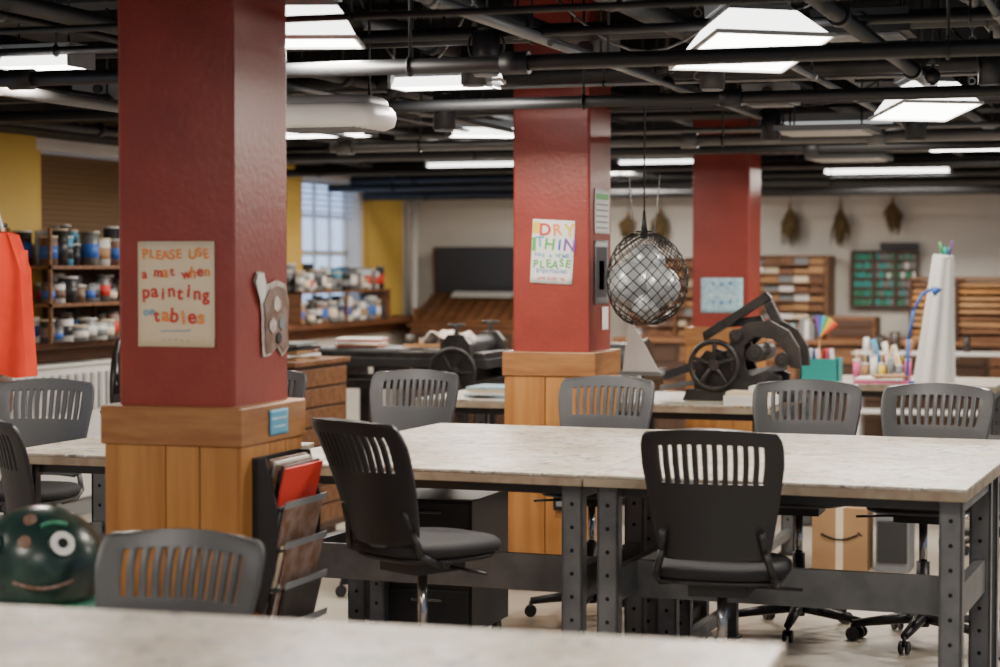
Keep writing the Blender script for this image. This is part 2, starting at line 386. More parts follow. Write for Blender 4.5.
def chair(x,y,face,k='black',seat=.63,ring=True,bo=0,sc=1,lean=0):
    e=empty('drafting_chair' if ring else 'swivel_chair',(x,y,0),math.radians(face-90)); e.scale=(sc,sc,1)
    if k not in SM:
        m=MB(); m.slab((0,.02,0),.47,.46,.05,'seatfab',dish=.012); m.slab((0,.02,-.032),.44,.42,.025,k); SM[k]=m.mesh('seat')
    put(SM[k],'seat',(0,0,seat),parent=e)
    # pivot about the backrest's lower edge so the supports stay attached
    off=Vector((0,-.215,0)); L=Matrix.Translation(Vector((0,0,seat+.05+bo))+off)@Matrix.Rotation(-lean,4,'X')@Matrix.Translation(-off)
    o=put(BK[k],'backrest',parent=e); o.matrix_local=L
    sd=o.modifiers.new('thick','SOLIDIFY'); sd.thickness=.014; sd.offset=0
    bv=o.modifiers.new('bev','BEVEL'); bv.width=.003; bv.segments=2; bv.angle_limit=math.radians(50)
    key=(k,seat,ring)
    if key not in FM:
        m=MB()
        for s in(-1,1):
            m.tube([(s*.16,-.02,seat-.05),(s*.20,-.08,seat-.045),(s*.20,-.165,seat-.01),(s*.175,-.19,seat+.08),(s*.165,-.215,seat+.15)],.013,k,8)
        m.box((0,0,seat-.065),(.2,.22,.05),'black')
        m.cyl((0,0,seat-.09),(0,0,.30),.018,'chrome'); m.cyl((0,0,.36),(0,0,.07),.028,'black')
        m.cyl((.1,.03,seat-.07),(.27,.06,seat-.08),.006,'black',8)
        for i in range(5):
            a=2*pi*i/5+.3; ca,sa=math.cos(a),math.sin(a)
            m.cyl((0,0,.115),(ca*.29,sa*.29,.075),.03,'black',8,r2=.017)
            for sd_ in(-.014,.014):
                px,py=ca*.29-sa*sd_,sa*.29+ca*sd_
                m.cyl((px-sa*.006,py+ca*.006,.028),(px+sa*.006,py-ca*.006,.028),.028,'black',14)
            m.cyl((ca*.29,sa*.29,.075),(ca*.29,sa*.29,.03),.008,'darksteel',8)
        if ring:
            m.torus((0,0,.21),.225,.011,'chrome')
            m.cyl((0,0,.19),(0,0,.24),.04,'black')
            for i in range(4):
                a=pi/2*i+.4; m.cyl((0,0,.215),(math.cos(a)*.225,math.sin(a)*.225,.21),.008,'chrome',8)
        FM[key]=m.mesh('pedestal')
    put(FM[key],'pedestal',parent=e)
    return e
chair(-1.455,6.77,93)
chair(-2.46,6.50,60,seat=.70,bo=-.03,lean=-.14)
chair(-1.59,9.05,-88,'grey',sc=1.05); chair(-1.02,8.95,-97,'grey',sc=1.06)
chair(-2.58,9.08,-92,'grey'); chair(-3.66,9.33,-90,'grey'); chair(-4.42,9.15,-88,'grey')
chair(-4.98,8.02,-80,'grey'); chair(-5.62,7.75,-110,'grey')
chair(-3.80,6.42,42)
chair(-3.50,6.72,35)
chair(-2.61,4.72,-92,'grey',seat=.43,ring=False,sc=1.08)
chair(-.96,11.95,170)

# ---------------------------------------------------------------- turtle head on stool
m=MB()
m.cyl((0,0,.58),(0,0,.615),.17,'wood2',28)
for i in range(4):
    a=pi/2*i+.7; m.cyl((math.cos(a)*.11,math.sin(a)*.11,.585),(math.cos(a)*.18,math.sin(a)*.18,0),.016,'wood2',8,r2=.012)
m.torus((0,0,.22),.155,.009,'wood2',28,6)
m.build('wooden_stool',(-3.135,5.12,0))
m=MB(); m.sph((0,0,.18),.178,'turtle',32,20,sc=(1.05,1,.98))
m.torus((0,0,.05),.15,.03,'green',32,8)
for i in range(9):
    a=2*pi*i/9; m.cyl((math.cos(a)*.15,math.sin(a)*.15,.05),(math.cos(a)*.2,math.sin(a)*.2,.03),.03,'teal',6,r2=.004)
def onball(ax,az): return Vector((math.sin(ax)*math.cos(az),-math.cos(ax)*math.cos(az),math.sin(az)))
c0=Vector((0,0,.18))
for (ax,az) in((.92,.45),(-.45,.40)):
    dx=onball(ax,az); m.cyl(c0+dx*.16,c0+dx*.186,.036,'paper',24); m.cyl(c0+dx*.186,c0+dx*.190,.015,'hole',16); m.torus(c0+dx*.180,.037,.006,'turtle',24,6,mx=dx.to_track_quat('Z','Y').to_matrix().to_4x4())
# mouth line and brow ridge
m.tube([c0+onball(.1+.12*i,-.15-.10*math.sin(pi*i/8))*.183 for i in range(9)],.006,'brown',6)
m.tube([c0+onball(.55+.1*i,.78+.06*math.sin(pi*i/6))*.182 for i in range(7)],.007,'green',6)
for (ax,az,k) in((.25,.95,'brown'),(.25,.5,'brown')):
    dx=onball(ax,az); m.cyl(c0+dx*.16,c0+dx*.181,.020,k,12)
m.build('papier_mache_turtle_head',(-3.135,5.12,.615))

# ---------------------------------------------------------------- magazine rack
m=MB(); prof=[(0,.57),(.04,.57),(.08,.70),(.09,.90),(.05,1.06),(0,1.06)]
m.prism(prof,-.01,.0,'black'); m.prism(prof,.33,.34,'black')
m.bx(0,.01,0,.33,.57,1.06,'black')
cols=['redp','gbox','brown','paper','brown','rust','redp','wooddk','cream','brown','gbox']
for i in range(4):
    z=.48+i*.128
    m.box((.06,.165,z+.03),(.07,.32,.010),'darksteel')
    m.box((.112,.165,z+.045),(.005,.32,.022),'gbox',rot=(0,.22,0))
    for j in range(5):
        m.box((.030+.015*j,.165+R.uniform(-.015,.015),z+.112-.006*j),(.008,.29+R.uniform(-.03,.02),.155),cols[(i*4+j+1)%11],rot=(0,.24,0))
        if j==4: m.box((.030+.015*j+.0056,.165,z+.135-.006*j),(.002,.18,.05),cols[(i*3+j+1)%11],rot=(0,.24,0))
m.build('magazine_rack',(-2.757,5.76,0))

# ---------------------------------------------------------------- overhead pipes
def pipe_x(y,h,r,k,x0=-7,x1=4.8,fl=(),name='overhead_pipe',hg=1.9):
    m=MB(); m.cyl((x0,y,h),(x1,y,h),r,k,16)
    x=x0+.6
    while x<x1:
        m.cyl((x,y,h),(x,y,CH),.006,'pipeblk',6); m.torus((x,y,h),r+.004,.006,'pipeblk',16,6,mx=Euler((0,pi/2,0)).to_matrix().to_4x4()); x+=hg
    for f in fl: m.cyl((f-.05,y,h),(f+.05,y,h),r*1.45,k,16)
    return m.build(name)
def pipe_y(x,h,r,k,y0=-1,y1=17.7,name='overhead_pipe'):
    m=MB(); m.cyl((x,y0,h),(x,y1,h),r,k,16)
    y=y0+.8
    while y<y1:
        m.cyl((x,y,h),(x,y,CH),.006,'pipeblk',6); m.cyl((x,y-.03,h),(x,y+.03,h),r*1.35,k,14); y+=2.1
    return m.build(name)
pipe_x(6.75,2.385,.028,'pipeblk',fl=(-2.2,-.4,-4.2))
pipe_x(9.0,2.43,.028,'pipeblk',fl=(-3.8,-1.9))
pipe_x(8.2,2.66,.04,'pipeblk')
pipe_x(11.6,2.40,.032,'pipegrey',x0=-5.0,fl=(-4.9,-2.7,-1.6))
pipe_x(11.2,2.58,.035,'pipeblk'); pipe_x(12.9,2.42,.03,'pipeblk',fl=(-3.9,-2.2)); pipe_x(14.6,2.39,.03,'pipeblk',fl=(-3,))
pipe_x(15.5,2.47,.05,'pipeblk'); pipe_x(16.2,2.33,.035,'pipeblk'); pipe_x(17.0,2.29,.045,'pipeblk'); pipe_x(5.2,2.56,.035,'pipeblk')
pipe_x(10.1,2.50,.02,'pipeblk',x0=-6.5); pipe_x(13.7,2.52,.022,'pipeblk'); pipe_x(9.6,2.62,.05,'pipeblk',x0=-6.8)
pipe_x(12.2,2.50,.018,'pipegrey',x0=-4.8,x1=-.4); pipe_x(16.7,2.42,.04,'pipeblk'); pipe_x(7.5,2.58,.018,'pipeblk')
pipe_x(10.5,2.56,.012,'pipegrey'); pipe_x(9.35,2.54,.010,'pipegrey'); pipe_x(14.1,2.46,.014,'pipegrey'); pipe_x(6.2,2.50,.012,'pipeblk')
for x,h,r,k,y0,y1 in((-4.75,2.42,.028,'pipegrey',4.5,8.6),(-5.6,2.56,.04,'pipeblk',3,17.7),(-3.9,2.60,.035,'pipeblk',0,17.7),(-3.4,2.75,.05,'pipeblk',2,17.7),(-2.35,2.56,.022,'pipegrey',5.5,10.5),(-1.95,2.66,.045,'pipeblk',0,17.7),(-1.1,2.54,.03,'pipeblk',2,17.7),(-.35,2.6,.04,'pipeblk',2,17.7),(-6.3,2.5,.03,'pipeblk',6,17.7),(-.75,2.72,.03,'pipegrey',5,12),
  (-2.6,2.68,.05,'pipeblk',3,17.7),(-4.4,2.66,.02,'pipeblk',4,17.7),(-5.05,2.5,.018,'pipeblk',6,16),(-1.5,2.5,.016,'pipegrey',8,16),(.1,2.52,.03,'pipeblk',3,17.7),(.6,2.64,.05,'pipeblk',4,17.7),(-3.75,2.47,.014,'pipegrey',7,14),
  (-2.15,2.48,.012,'pipegrey',7,15),(-.55,2.5,.012,'pipegrey',6,14),(-1.75,2.74,.02,'pipegrey',5,14),(-4.15,2.5,.012,'pipegrey',8,16),(-5.3,2.62,.02,'pipegrey',6,15)):
    pipe_y(x,h,r,k,y0,y1)
def duct(x0,x1,y0,y1,z0,z1,k='pipeblk'):
    m=MB(); m.bx(x0,x1,y0,y1,z0,z1,k)
    if y1-y0>x1-x0:
        y=y0+.5
        while y<y1: m.bx(x0-.015,x1+.015,y-.015,y+.015,z0-.015,z1,k); m.bx(x0+.02,x0+.03,y,y+.01,z1,CH,k); y+=1.2
    else:
        x=x0+.5
        while x<x1: m.bx(x-.015,x+.015,y0-.015,y1+.015,z0-.015,z1,k); m.bx(x,x+.01,y0+.02,y0+.03,z1,CH,k); x+=1.2
    m.build('ventilation_duct',bevel=.004)
duct(-5.2,-4.8,6,17.5,2.75,3.05); duct(-6.9,4.5,10.6,11.0,2.72,3.05,'ceil'); duct(-1.7,-1.3,11,17.5,2.72,3.0); duct(-6.5,4.5,13.1,13.5,2.66,3.0,'ceil'); duct(-6.5,4.5,15.8,16.1,2.5,3.0,'ceil'); duct(-6.5,4.5,7.8,8.05,2.82,3.1,'ceil')
for x in(-3.55,-2.2,-1.0):
    m=MB(); m.cyl((x,9.0,2.46),(x,9.0,CH),.010,'pipeblk',8); m.sph((x,9.0,2.50),.035,'pipeblk'); m.cyl((x,9.0,2.55),(x,9.0,2.60),.03,'pipeblk',12); m.build('sprinkler_riser')
def canlight(x,y,z,tilt):
    m=MB(); m.cyl((0,0,0),(0,0,-.16),.055,'black',20); m.cyl((0,0,-.16),(0,0,-.17),.048,'gbox',20); m.cyl((0,0,.0),(0,0,.03),.035,'black',16)
    m.torus((0,0,-.05),.07,.006,'black',24,6,mx=Euler((pi/2,0,0)).to_matrix().to_4x4()); m.cyl((0,0,.02),(0,0,CH-z),.008,'black',8)
    m.build('ceiling_spotlight',(x,y,z),rz=tilt)
canlight(-2.55,7.45,2.58,.2); canlight(-3.42,9.35,2.50,1); canlight(-2.1,11.0,2.52,.4); canlight(-.75,9.0,2.62,.7); canlight(-1.9,8.6,2.6,0); canlight(-2.9,8.3,2.62,0); canlight(-1.3,10.9,2.5,.3)
for (x,y,z,sx,sy,sz,k) in((-1.9,9.95,2.52,.26,.2,.10,'gbox'),(-4.1,9.8,2.48,.3,.2,.09,'gbox'),(-2.3,13.2,2.50,.35,.25,.08,'white'),(-4.1,13.4,2.46,.45,.2,.07,'white'),(-.6,12.1,2.5,.4,.3,.08,'gbox'),(-3.25,7.3,2.62,.2,.16,.1,'pipeblk'),(-1.2,8.3,2.66,.4,.3,.1,'pipeblk'),(-2.45,8.6,2.62,.22,.18,.12,'gbox'),(-5.1,9.0,2.55,.3,.2,.08,'gbox'),(-1.6,13.0,2.48,.3,.2,.06,'pipegrey')):
    m=MB(); m.box((0,0,0),(sx,sy,sz),k); m.box((0,0,-sz/2-.005),(sx*.8,sy*.8,.01),'gbox'); m.cyl((0,-sy/2-.02,0),(0,-sy/2,0),sz*.3,'black',14)
    for a in(-1,1): m.cyl((a*sx*.4,0,sz/2),(a*sx*.4,0,CH-z),.006,'pipeblk',6)
    m.build('junction_box',(x,y,z),bevel=.006)
for (x,y,z) in((-3.70,7.9,2.60),(-.95,10.3,2.58),(-2.48,7.1,2.62),(-2.0,8.75,2.5)):
    m=MB(); n=int((CH-z)/.035)
    for i in range(n):
        m.torus((0,0,.035*i),.016,.004,'pipegrey',12,5,mx=Euler((pi/2,0,(i%2)*pi/2)).to_matrix().to_4x4())
    m.build('hanging_chain',(x,y,z+.01))
def cable(a,b,sag,k='pipegrey',r=.006):
    a=Vector(a);b=Vector(b);m=MB()
    pts=[a.lerp(b,i/12)-Vector((0,0,sag*math.sin(pi*i/12))) for i in range(13)]
    m.tube([Vector((a.x,a.y,CH))]+pts+[Vector((b.x,b.y,CH))],r,k,6); m.build('sagging_cable')
cable((-3.55,8.5,2.95),(-2.95,8.5,2.9),.38); cable((-1.9,7.3,2.8),(-1.0,7.5,2.8),.2,'pipeblk'); cable((-2.4,10.5,2.8),(-1.2,10.3,2.75),.28,'pipeblk'); cable((-4.6,8.0,2.9),(-3.9,7.9,2.8),.25,'pipeblk'); cable((-1.2,12.8,2.8),(-.3,12.6,2.8),.3); cable((-2.5,8.0,2.85),(-1.6,8.1,2.85),.3); cable((-1.0,9.3,2.8),(-.2,9.2,2.8),.3,'pipeblk')

# ---------------------------------------------------------------- lamps
LS=.92
def area(x,y,z,p,sx,sy,parent=None,c=(1,.90,.77)):
    L=bpy.data.lights.new('lamp_light','AREA'); L.shape='RECTANGLE'; L.size=sx; L.size_y=sy; L.energy=p*LS; L.color=c
    o=bpy.data.objects.new('lamp_light',L); o.location=(x,y,z); col.objects.link(o)
    if parent: o.parent=parent
def bay(x,y,h,rz=0,p=55,s=.48,tilt=0):
    e=empty('low_bay_lamp',(x,y,h),rz); e.rotation_euler=(tilt,0,rz)
    m=MB(); m.frustum((0,0,0),s,s,s*.6,s*.6,.12,'glow2',kb='glow',kt='white')
    m.frustum((0,0,.12),s*.6,s*.6,s*.5,s*.5,.03,'white'); m.box((0,0,.21),(s*.62,s*.36,.12),'gbox'); m.box((0,-s*.18-.004,.21),(s*.5,.006,.08),'pipegrey')
    for a in(-1,1): m.cyl((a*.1,0,.25),(a*.1,0,CH-h-.02),.006,'pipeblk',6)
    m.bx(-s/2-.01,s/2+.01,-s/2-.01,-s/2,-.008,.008,'white').bx(-s/2-.01,s/2+.01,s/2,s/2+.01,-.008,.008,'white').bx(-s/2-.01,-s/2,-s/2,s/2,-.008,.008,'white').bx(s/2,s/2+.01,-s/2,s/2,-.008,.008,'white')
    m.build('housing',parent=e,bevel=.002)
    area(0,0,-.03,p,s*.9,s*.9,e)
def strip(x,y,h,L=1.2,rz=0,p=45,k='glow'):
    e=empty('strip_lamp',(x,y,h),rz)
    m=MB(); m.frustum((0,0,0),L,.20,L,.10,.05,'glow2' if k=='glow' else 'glow3',kb=k,kt='white'); m.box((0,0,.075),(L+.02,.11,.05),'gbox')
    for a in(-1,1): m.box((a*(L/2+.008),0,.045),(.016,.21,.10),'gbox'); m.cyl((a*L*.35,0,.1),(a*L*.35,0,CH-h),.006,'pipeblk',6)
    m.build('housing',parent=e)
    if p: area(0,0,-.02,p,L*.95,.18,e)
bay(-1.48,7.35,2.46,.62,tilt=-.20,s=.45); bay(-1.14,9.95,2.42,.55,tilt=-.14,s=.40); bay(-2.92,6.62,2.47,.3,s=.32); bay(-.2,4.2,2.5); bay(-3.6,2.6,2.5)  # last two bays are out of view, added for illumination
bay(.8,8.5,2.45)  # unseen bay off to the right, added for illumination
strip(-3.20,8.75,2.49,.45); bay(-3.02,8.8,2.52,.2,p=10,s=.16); strip(-5.2,15.0,2.42,.8,p=60); strip(-3.75,15.1,2.42,.6,p=60); strip(-4.62,7.6,2.52,.35); strip(-1.15,13.85,2.44,.8,p=60)
strip(-5.3,12.0,2.5,.8); strip(-4.05,11.9,2.47,.5,p=40,rz=.5); strip(-2.0,12.4,2.5,.8,p=50,k='glow3'); strip(-5.9,4.0,2.6,1.2); strip(-1.5,1.0,2.6,1.2,p=60); strip(-2.2,16.6,2.42,1.0,p=60); strip(.6,13.5,2.5,1.2); strip(-4.7,16.75,2.5,.6,p=50)  # out-of-view strips added as fill; rearmost two added to brighten the back wall
m=MB(); m.slab((0,0,0),.56,.42,.10,'white',e=5); m.slab((0,0,.06),.5,.36,.06,'gbox',e=5)
for i in range(6): m.box((0,-.16+.06*i,-.052),(.4,.012,.006),'gbox')
for a in(-1,1): m.cyl((a*.2,0,.05),(a*.2,0,CH-2.33),.006,'pipeblk',6)
m.build('suspended_air_unit',(-3.53,8.15,2.315))
for (x,y,h) in((-1.83,11.2,2.42),(-2.15,14.2,2.42)):
    m=MB(); m.box((0,0,0),(.55,.5,.03),'gbox'); m.box((0,0,-.017),(.46,.44,.01),'white')
    for a in(-1,1): m.cyl((a*.2,0,0),(a*.2,0,CH-h),.006,'pipeblk',6)
    m.build('ceiling_panel',(x,y,h))

# ---------------------------------------------------------------- hanging net lantern
m=MB(); r=.205
def P3(i,j,nu=20,nv=12):
    a=2*pi*i/nu; b=pi*j/nv
    q=1+.10*math.sin(3*a+1)*math.sin(b)
    return Vector((r*q*math.sin(b)**.9*math.cos(a),r*q*math.sin(b)**.9*math.sin(a),r*1.15*math.cos(b)-.01*math.sin(b)))
for i in range(20):
    for j in range(1,11):
        m.cyl(P3(i,j),P3(i+1,j+1),.0028,'wire',4); m.cyl(P3(i+1,j),P3(i,j+1),.0028,'wire',4)
for (x,y,z,q) in((-.065,-.02,-.03,.118),(.085,.0,-.04,.10),(.0,.05,.08,.095),(.02,-.04,-.13,.075)):
    m.sph((x,y,z),q,'silver',20,14)
m.cyl((0,0,.2),(0,0,.34),.022,'wire',8,r2=.006); m.cyl((0,0,.34),(0,0,CH-1.6),.004,'wire',6)
for a in(-.05,.05): m.cyl((a,0,.21),(a*1.6,0,.52),.003,'pipegrey',5)
m.torus((0,0,.235),.04,.005,'wire',16,6)
m.build('netted_glass_float_lantern',(-2.50,9.75,1.60))

# ---------------------------------------------------------------- dried plant bundles
def plant(x,y,z,L):
    m=MB()
    for i in range(60):
        a=R.uniform(0,2*pi); s=R.uniform(0,.07)**1.0; l=L*R.uniform(.45,1)
        p1=Vector((math.cos(a)*s*1.3+R.uniform(-.01,.01),-abs(math.sin(a))*s*.6-.01,-l*.6)); p2=Vector((math.cos(a)*s*1.1+R.uniform(-.02,.02),-abs(math.sin(a))*s*.4-.01,-l))
        m.cyl((0,0,0),p1,.003,'plant',4,r2=.009); m.cyl(p1,p2,.009,'plant',4,r2=.002)
    m.cyl((0,0,-.02),(0,0,.03),.014,'wood2',8); m.cyl((0,0,.02),(0,.04,.12),.003,'wire',4)
    m.build('dried_plant_bundle',(x,y,z))
for px_t,z,L in((-.181,2.20,.38),(-.1557,2.20,.40),(-.130,2.24,.32),(-.248,2.17,.36),(-.265,2.12,.22)):
    plant(px_t*18.42,18.42,z,L)

# ---------------------------------------------------------------- back counter, cabinets
m=MB(); m.bx(-4.8,-.3,17.55,18.46,.96,1.0,'wood'); m.bx(-4.75,-.35,17.6,18.46,.0,.96,'wooddk')
for i in range(8):
    x=-4.72+i*.545
    for j in range(5): m.bx(x,x+.5,17.585,17.6,.15+j*.16,.29+j*.16,R.choice(['wood','wooddk','wooddk'])); m.bx(x+.22,x+.28,17.575,17.585,.21+j*.16,.225+j*.16,'gbox')
m.build('storage_counter',bevel=.003)
MB().bx(0,1.6,0,.3,.0,.025,'white').bx(.02,.06,.02,.28,-.90,0,'white').bx(1.54,1.58,.02,.28,-.90,0,'white').bx(.02,1.58,.02,.28,-.5,-.47,'white').build('white_side_shelf',(-2.55,17.05,.90),bevel=.003)
def typecab(x0,x1,z0,z1,nr,nc,y0=18.0,name='type_case_cabinet'):
    m=MB(); m.bx(x0,x1,18.42,18.47,z0,z1,'wooddk'); wv=(x1-x0)/nc; hv=(z1-z0)/nr
    for i in range(nc+1): m.bx(x0+wv*i-.012,x0+wv*i+.012,y0,18.45,z0,z1,'wood')
    for j in range(nr+1): m.bx(x0,x1,y0,18.45,z0+hv*j-.006,z0+hv*j+.006,'wood')
    for i in range(nc):
        for j in range(nr):
            n=5
            for q in range(n):
                k=R.choice(['wood','paper','wood2','gbox','wood','cream','brown','wood2'])
                a=x0+wv*i+.02+(wv-.04)*q/n
                m.bx(a,a+(wv-.04)/n-.006,y0+.02+R.uniform(0,.05),18.4,z0+hv*j+.008,z0+hv*j+hv*R.uniform(.55,.85),k)
    m.build(name)
typecab(-4.75,-3.9,1.001,1.72,8,2); typecab(-3.66,-2.93,1.001,1.74,9,1)
m=MB()
for c in range(4):
    x0=-2.14+c*.40
    m.bx(x0-.015,x0+.005,17.7,18.4,1.0,1.54,'wooddk')
    for j in range(9):
        m.bx(x0+.01,x0+.375,17.72+R.uniform(0,.03),18.35,1.005+j*.058,1.005+j*.058+R.uniform(.026,.044),R.choice(['wood2','wood2','wood','oak']))
m.bx(-2.16,-.5,17.7,18.4,1.53,1.55,'wood')
m.build('wooden_furniture_rack')
m=MB(); x0,x1,z0,z1=-2.76,-2.17,1.28,1.78
m.bx(x0,x1,18.44,18.49,z0,z1,'wooddk')
for i in range(4): x=x0+(x1-x0)*i/3; m.bx(x-.014,x+.014,18.40,18.46,z0,z1,'wooddk')
for j in range(4): z=z0+(z1-z0)*j/3; m.bx(x0,x1,18.405,18.46,z-.012,z+.012,'wooddk')
for i in range(3):
    for j in range(6):
        for q in range(5):
            a=x0+.02+(x1-x0)*(i/3)+q*.034
            m.bx(a,a+.028,18.42,18.45,z0+.0833*j+.012,z0+.0833*j+R.uniform(.055,.075),R.choice(['green','green','green','teal','gbox','paper']) if i else R.choice(['green','green','teal']))
m.bx(x0+.25,x1,18.44,18.48,1.80,1.86,'slate')
m.build('green_type_case')
MB().bx(-.02,.4,0,.4,0,.2,'wood').bx(0,.38,-.02,0,.03,.09,'wooddk').bx(0,.38,-.02,0,.11,.18,'wooddk').build('wooden_drawer_box',(-2.85,17.7,1.0),bevel=.005)
m=MB()
for i in range(14): m.bx(i*.045,i*.045+.035,0,.2,0,R.uniform(.08,.2),R.choice(['paper','cream','redp','bluepaper','gbox','wood2']))
m.build('row_of_books',(-3.6,17.65,1.0))
m=MB()
for i in range(8): m.cyl((i*.12,R.uniform(0,.1),0),(i*.12,.05,R.uniform(.08,.22)),R.uniform(.02,.045),R.choice(['paper','gbox','skyb','rust','white','card']),12)
m.build('row_of_jars',(-2.45,17.15,.926))

m=MB(); m.bx(-.52,.52,0,.7,.0,1.08,'wood')
for j in range(5): m.bx(-.5,.5,-.015,0,.1+j*.19,.26+j*.19,'wooddk')
m.bx(-.54,.54,-.05,.72,1.08,1.10,'wood')
m.box((0,.30,1.24),(1.04,.62,.03),'wood',rot=(.42,0,0))
for i in range(9): m.box((-.44+.11*i,.29,1.26),(.010,.58,.012),'wooddk',rot=(.42,0,0))
for s in(-1,1): m.box((s*.5,.35,1.17),(.03,.6,.16),'wood')
m.box((0,.62,1.60),(.96,.03,.44),'slate',rot=(.12,0,0))
for s in(-1,1): m.box((s*.49,.61,1.60),(.025,.045,.46),'wooddk',rot=(.12,0,0))
m.box((0,.60,1.38),(.98,.05,.03),'wooddk'); m.box((0,.635,1.82),(.98,.05,.025),'wooddk')
m.box((.05,.45,1.375),(.62,.12,.006),'paper',rot=(.42,0,0))
m.build('slate_board_cabinet',(-6.28,17.65,0),bevel=.003)
MB().cyl((0,0,0),(0,0,2.32),.035,'white').torus((0,0,1.2),.04,.01,'white').torus((0,0,.1),.05,.012,'white').build('steam_riser_pipe',(-6.93,18.1,0))

# ---------------------------------------------------------------- left wall paint shelves
def cans(m,x0,x1,y0,y1,z,n,hmax=.2):
    for i in range(n):
        r_=R.uniform(.035,.065); h=R.uniform(.08,hmax); x=R.uniform(x0,x1); y=y0+(y1-y0)*(i+.5)/n
        k=R.choice(['gbox','white','pipegrey','pipegrey','rust','brown','paper','darksteel','skyb','card','gbox','white','darksteel'])
        m.cyl((x,y,z),(x,y,z+h),r_,k,14); k2=R.choice(['white','pipegrey','cream','paper','darksteel'])
        m.cyl((x,y,z+h),(x,y,z+h+.012),r_*1.04,k2,14); m.cyl((x,y,z+h*.25),(x,y,z+h*.7),r_*1.01,R.choice(['paper','cream','brown','blue','card','darksteel','gbox','redp']),14)
m=MB()
for z in(1.42,1.66): m.bx(-.32,0,0,2.1,z-.02,z,'wood')
for y in(0,1.05,2.08): m.bx(-.32,-.30,y,y+.02,1.17,1.9,'wood'); m.bx(-.02,0,y,y+.02,1.17,1.9,'wood')
m.build('paint_shelf',(-6.65,11.0,.0))
m=MB()
for z,h in((1.172,.19),(1.42,.18),(1.66,.26)):
    cans(m,-.27,-.2,.05,2.05,z,17,h); cans(m,-.12,-.06,.05,2.05,z,17,h*.9)
m.build('paint_cans',(-6.65,11.0,0))
m=MB(); m.bx(-.25,0,0,2.0,1.42,1.44,'wood'); m.bx(-.25,0,0,.02,1.17,1.44,'wood'); m.bx(-.25,0,1.98,2.0,1.17,1.44,'wood'); m.bx(-.02,0,.98,1.0,1.17,1.44,'wood'); m.build('paint_shelf',(-6.78,15.1,.0))
m=MB(); 
for z in(1.172,1.442): cans(m,-.20,-.15,.05,1.95,z,20,.22); cans(m,-.09,-.05,.05,1.95,z,20,.2)
m.build('paint_cans',(-6.78,15.1,0))
m=MB(); m.bx(0,.16,0,3.2,.12,1.0,'white')
for i in range(64): m.bx(.16,.17,.03+i*.05,.055+i*.05,.70,.95,'gbox' if i%2 else 'white')
m.bx(-.0,.18,0,3.2,1.0,1.02,'white'); m.bx(.02,.14,.05,3.15,0,.12,'gbox'); m.build('radiator_cover',(XL+.06,10.0,0),bevel=.004)

# ---------------------------------------------------------------- coat stand with orange apron
AX=-5.38
m=MB(); m.cyl((0,0,0),(0,0,1.98),.018,'white'); m.cyl((0,0,0),(0,0,.03),.2,'darksteel',24)
m.cyl((-.13,0,1.86),(.13,0,1.86),.01,'darksteel',8); m.sph((0,0,2.0),.035,'white')
m.build('coat_stand',(AX-.1,8.45,0))
def apr(u,v):
    w=.11+.06*min(1,v*4)+.04*v
    x=(u-.5)*2*w
    return Vector((x,-.045-.02*math.sin(u*13+v*2)-.03*math.cos((u-.5)*3),1.84-.68*v+.02*math.sin(u*6)*v-.05*abs(u-.5)))
m=MB(); m.surf(apr,40,24,'orange'); m.surf(lambda u,v:apr(u,v)+Vector((0,.10,0)),40,24,'orange')
m.surf(lambda u,v:Vector((apr(0,v).x,apr(0,v).y+.10*u,apr(0,v).z)),2,24,'orange')
m.surf(lambda u,v:Vector((apr(1,v).x,apr(1,v).y+.10*u,apr(1,v).z)),2,24,'orange')
m.box((-.01,-.105,1.47),(.07,.004,.10),'slate'); m.tube([(-.08,-.05,1.83),(-.03,-.02,1.93),(.03,-.02,1.93),(.08,-.05,1.83)],.008,'cloth',6)
m.surf(lambda u,v:Vector((.15+.03*math.cos(2*pi*u)+.015*v,.0+.03*math.sin(2*pi*u),1.74-.42*v)),16,8,'orange',closed=True)
m.build('orange_apron',(AX-.05,8.47,0))
m=MB(); m.slab((0,0,.0),.26,.2,.22,'brown',e=3); m.torus((0,0,.12),.06,.01,'brown',20,6,mx=Euler((pi/2,0,0)).to_matrix().to_4x4()); m.cyl((0,0,-.11),(0,0,-.95),.05,'darksteel'); m.cyl((0,0,-.95),(0,0,-.98),.18,'darksteel',20)
m.build('bag_on_pedestal',(-5.95,9.2,.98))

# ---------------------------------------------------------------- presses
m=MB()
m.bx(-.55,.55,-.35,.35,.86,.92,'iron')
for sx in(-1,1):
    for sy in(-1,1): m.bx(sx*.45-.035,sx*.45+.035,sy*.28-.035,sy*.28+.035,0,.86,'iron')
m.bx(-.45,.45,-.31,-.25,.2,.27,'iron'); m.bx(-.45,.45,.25,.31,.2,.27,'iron')
m.bx(-.62,.62,-.30,.30,1.0,1.06,'darksteel'); m.bx(-.60,.60,-.29,.29,1.06,1.10,'iron'); m.bx(-.6,.0,-.22,.22,1.10,1.12,'gbox')
for x in(-.45,-.15,.15,.45): m.bx(x-.02,x+.02,-.28,.28,.92,1.0,'iron')
for sy in(-1,1):
    m.prism([(.30,.9),(.56,.9),(.53,1.16),(.48,1.22),(.38,1.22),(.33,1.16)],sy*.34-.03,sy*.34+.03,'iron')
    m.cyl((.43,sy*.34,1.2),(.43,sy*.34,1.28),.016,'iron'); m.cyl((.37,sy*.34,1.28),(.49,sy*.34,1.28),.01,'iron')
m.cyl((.43,-.32,1.14),(.43,.32,1.14),.06,'darksteel',20)
mx=Euler((pi/2,0,0)).to_matrix().to_4x4()
m.torus((.43,-.42,.98),.15,.014,'iron',32,8,mx=mx)
for i in range(6): a=pi/3*i; m.cyl((.43,-.42,.98),(.43+.15*math.cos(a),-.42,.98+.15*math.sin(a)),.009,'iron',6)
